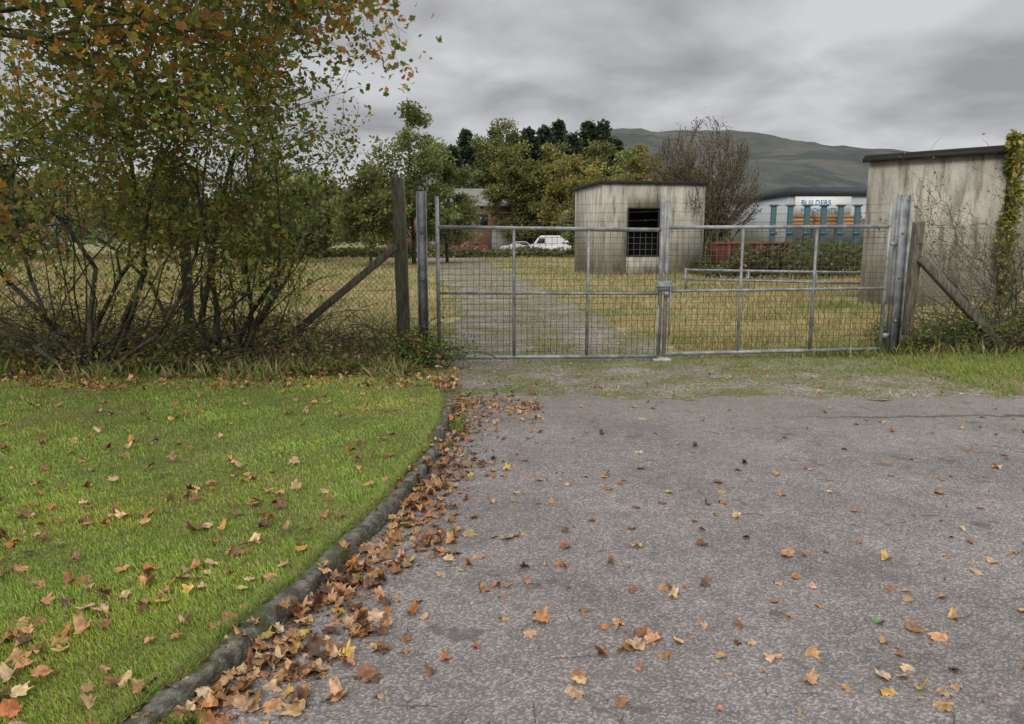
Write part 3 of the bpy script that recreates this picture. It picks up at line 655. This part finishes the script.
for i in range(8):
    xx=x0+2+i*3.3;box('window',M_glass,xx,xx+1.5,99.9,100.02,3.3,5.0,par);box('window_sill',M_white,xx-.1,xx+1.6,99.86,100.01,3.15,3.28,par)
    if i%3==1: box('rooflight',M_glass,xx,xx+1.2,102.0,103.2,7.1,7.7,par)
box('roller_door',plain('door_grey',(.3,.32,.33)),x0+14,x0+17.5,99.85,99.98,0,3.0,par)
par=empty('industrial_unit');x0,x1=U(790,92),U(1010,92)
box('walls',plain('cladding_grey',(.42,.45,.48)),x0,x1,92,115,0,6.9,par)
box('roof_band',plain('dark_fascia',(.05,.06,.075)),x0-.2,x1+.2,91.7,115.2,6.9,7.9,par)
box('lower_wall',plain('dark_clad',(.1,.11,.12)),x0+.02,x1-.02,91.85,91.99,0,4.2,par)
box('sign_board',M_white,x0+.8,x0+7.6,91.75,91.84,4.6,6.8,par)
M_blue=plain('sign_blue',(.03,.2,.42))
for t_,zz,s_ in(('BUILDERS',5.8,.85),('MERCHANTS',4.9,.75)):
    tx=bpy.data.curves.new('lettering','FONT');tx.body=t_;tx.size=s_;tx.extrude=.01
    o=bpy.data.objects.new('lettering',tx);COL.objects.link(o);o.location=(x0+1.5,91.7,zz);o.rotation_euler=(math.pi/2,0,0);o.data.materials.append(M_blue);o.parent=par
a=Acc();x0=U(795,72)
for r in range(3):
    for k in range(3): 
        a.add(boxpts((x0+k*2.3,72,0),E1,E2,rng.uniform(0,.1),2.1,0,1,3.0+r*.34,3.26+r*.34),BF,np.array([(.34,.17,.07),(.26,.12,.05),(.38,.23,.1)][rng.integers(0,3)]))
for k in range(4):
    a.add(boxpts((x0+k*2.25,72,0),E1,E2,-.08,.0,.3,.7,0,4.3),BF,np.array([.1,.1,.1]))
a.add(boxpts((x0,72,0),E1,E2,0,6.75,.1,.9,2.8,2.98),BF,np.array([.1,.1,.1]))
a.build('timber_rack',leafmat('painted_timber',0))
par=empty('steel_stillage_rack');M_teal=plain('teal_paint',(.07,.14,.165),.5)
for k in range(6):
    xx=U(777+k*17,42);o=box('upright',M_teal,xx-.13,xx+.13,42,42.25,0,3.45,par,bevel=.02)
    box('cap',M_teal,xx-.2,xx+.2,41.95,42.3,3.451,3.55,par);box('foot',M_teal,xx-.2,xx+.2,41.93,41.999,1.9,2.05,par)
xa,xb=U(777,42),U(862,42)
box('crossbar',M_teal,xa,xb,42.26,42.34,1.2,1.32,par)
par=empty('pipe_barrier');a=Acc();sg=[]
A_=np.array([5.6,24,0]);B_=np.array([10.9,21.5,0])
for z in(.35,.65): sg.append((A_+[0,0,z],B_+[0,0,z],.04,.04))
for t in np.linspace(0,1,4): sg.append((A_+(B_-A_)*t,A_+(B_-A_)*t+np.array([0,0,.7]),.04,.04))
tubes(a,sg,8,(.3,.3,.3));a.build('rails_and_posts',M_galv,par,True)
a=Acc();V=boxpts((8.9,31.5,0),E1,E2,0,2.4,0,1.5,.15,1.5);V[4:,0]+=np.array([-.35,.35,.35,-.35])
a.add(V,BF[[0,2,3,4,5]],np.array([.5]*3))
a.add(boxpts((8.9,31.5,0),E1,E2,-.4,2.8,-.06,0,1.42,1.52),BF,np.array([.5]*3))
for k in range(4): a.add(boxpts((8.9,31.5,0),E1,E2,.2+k*.6,.28+k*.6,-.05,-.002,.2,1.4),BF,np.array([.5]*3))
a.build('rusty_skip',mixmat('rusty_red',(.14,.045,.035),(.2,.08,.055),scale=4,bump=.1)[0])
# ------------------------------------------------------------------ vehicles
M_tyre=plain('tyre',(.02,.02,.02),.8)
def vehicle(name,x,y,ln,prof,win,paint,wdt=1.75,wheels=(.8,3.4),rot=0):
    par=empty(name);par.location=(x,y,0);par.rotation_euler=(0,0,rot)
    def ext(nm,pr,y0,y1,mat,bev=0,ins=0):
        n=len(pr);V=[(p[0],y0+(ins if p[1]>1. else 0),p[1]) for p in pr]+[(p[0],y1-(ins if p[1]>1. else 0),p[1]) for p in pr]
        a=Acc();a.add(V,[[i,(i+1)%n,(i+1)%n+n,i+n] for i in range(n)],np.array([.5]*3))
        a.F.append(np.array([list(range(n))[::-1]]));a.F.append(np.array([list(range(n,2*n))]))
        o=a.build(nm,mat,par)
        if bev: m=o.modifiers.new('b','BEVEL');m.width=bev;m.segments=3
        return o
    ext('body',prof,0,wdt,paint,.05,.12)
    for k,wn in enumerate(win): ext('window',wn,.1-.0,.115,M_glass);ext('window',wn,wdt-.115,wdt-.1,M_glass)
    for wx in wheels:
        for yy in(-.02,wdt-.18):
            a=Acc();tubes(a,[(np.array([wx,yy,.31]),np.array([wx,yy+.2,.31]),.31,.31)],18,(.1,.1,.1));a.build('wheel',M_tyre,par)
            a=Acc();tubes(a,[(np.array([wx,yy-.01,.31]),np.array([wx,yy+.21,.31]),.18,.18)],12,(.1,.1,.1));a.build('hub',M_galv,par)
carp=[(0,.3),(0,.75),(.1,.9),(1.0,.98),(1.65,1.42),(2.9,1.45),(3.6,1.02),(4.1,.95),(4.2,.6),(4.15,.3)]
carw=[[(1.2,1.01),(1.72,1.36),(2.2,1.38),(2.2,1.01)],[(2.28,1.01),(2.28,1.38),(2.85,1.38),(3.35,1.03)]]
vanp=[(0,.35),(0,1.0),(.5,1.2),(1.0,1.9),(1.3,2.1),(5.0,2.1),(5.1,.35)]
vanw=[[(.75,1.25),(1.1,1.8),(1.7,1.8),(1.7,1.25)]]
vehicle('parked_car',U(450,84),84,4.2,carp,carw,plain('red_paint',(.2,.04,.04),.3))
vehicle('parked_car',U(500,86),86,4.2,carp,carw,plain('silver_paint',(.45,.47,.49),.3))
vehicle('parked_van',U(530,84),84,5,vanp,vanw,plain('van_white',(.7,.71,.73),.35),1.9,(1.0,4.1))
vehicle('parked_car',U(545,78),78,4.2,carp,carw,plain('white_car_paint',(.65,.66,.68),.35))
# ------------------------------------------------------------------ hill
gx=np.linspace(-3000,4500,420);gyy=np.linspace(450,2900,80)
X,Y=np.meshgrid(gx,gyy)
pr=.965*np.interp(X,[-3000,-600,-220,60,170,215,240,330,390,470,567,704,830,960,1500,4500],[40,60,110,175,212,216,208,211,210,196,181,160,152,145,130,100])
t=np.clip((Y-450)/1050,0,1);s_=t*t*(3-2*t);t2=np.clip((Y-1500)/1400,0,1)
Z=pr*s_*(1-t2**2)+3*sn(X,Y,.02)*s_+2.2*sn(X,Y,.07)*s_+1.2*sn(X,Y,.19)*s_+14*sn(X,Y,.006)*s_*(1-s_)*4-1
a=Acc();ny,nx_=X.shape;I=np.arange(nx_-1)[None]+np.arange(ny-1)[:,None]*nx_
a.add(np.stack([X,Y,Z],-1).reshape(-1,3),np.stack([I,I+1,I+nx_+1,I+nx_],-1).reshape(-1,4),np.array([.5]*3));a.build('hill',M_hill,smooth=True)
print('done')
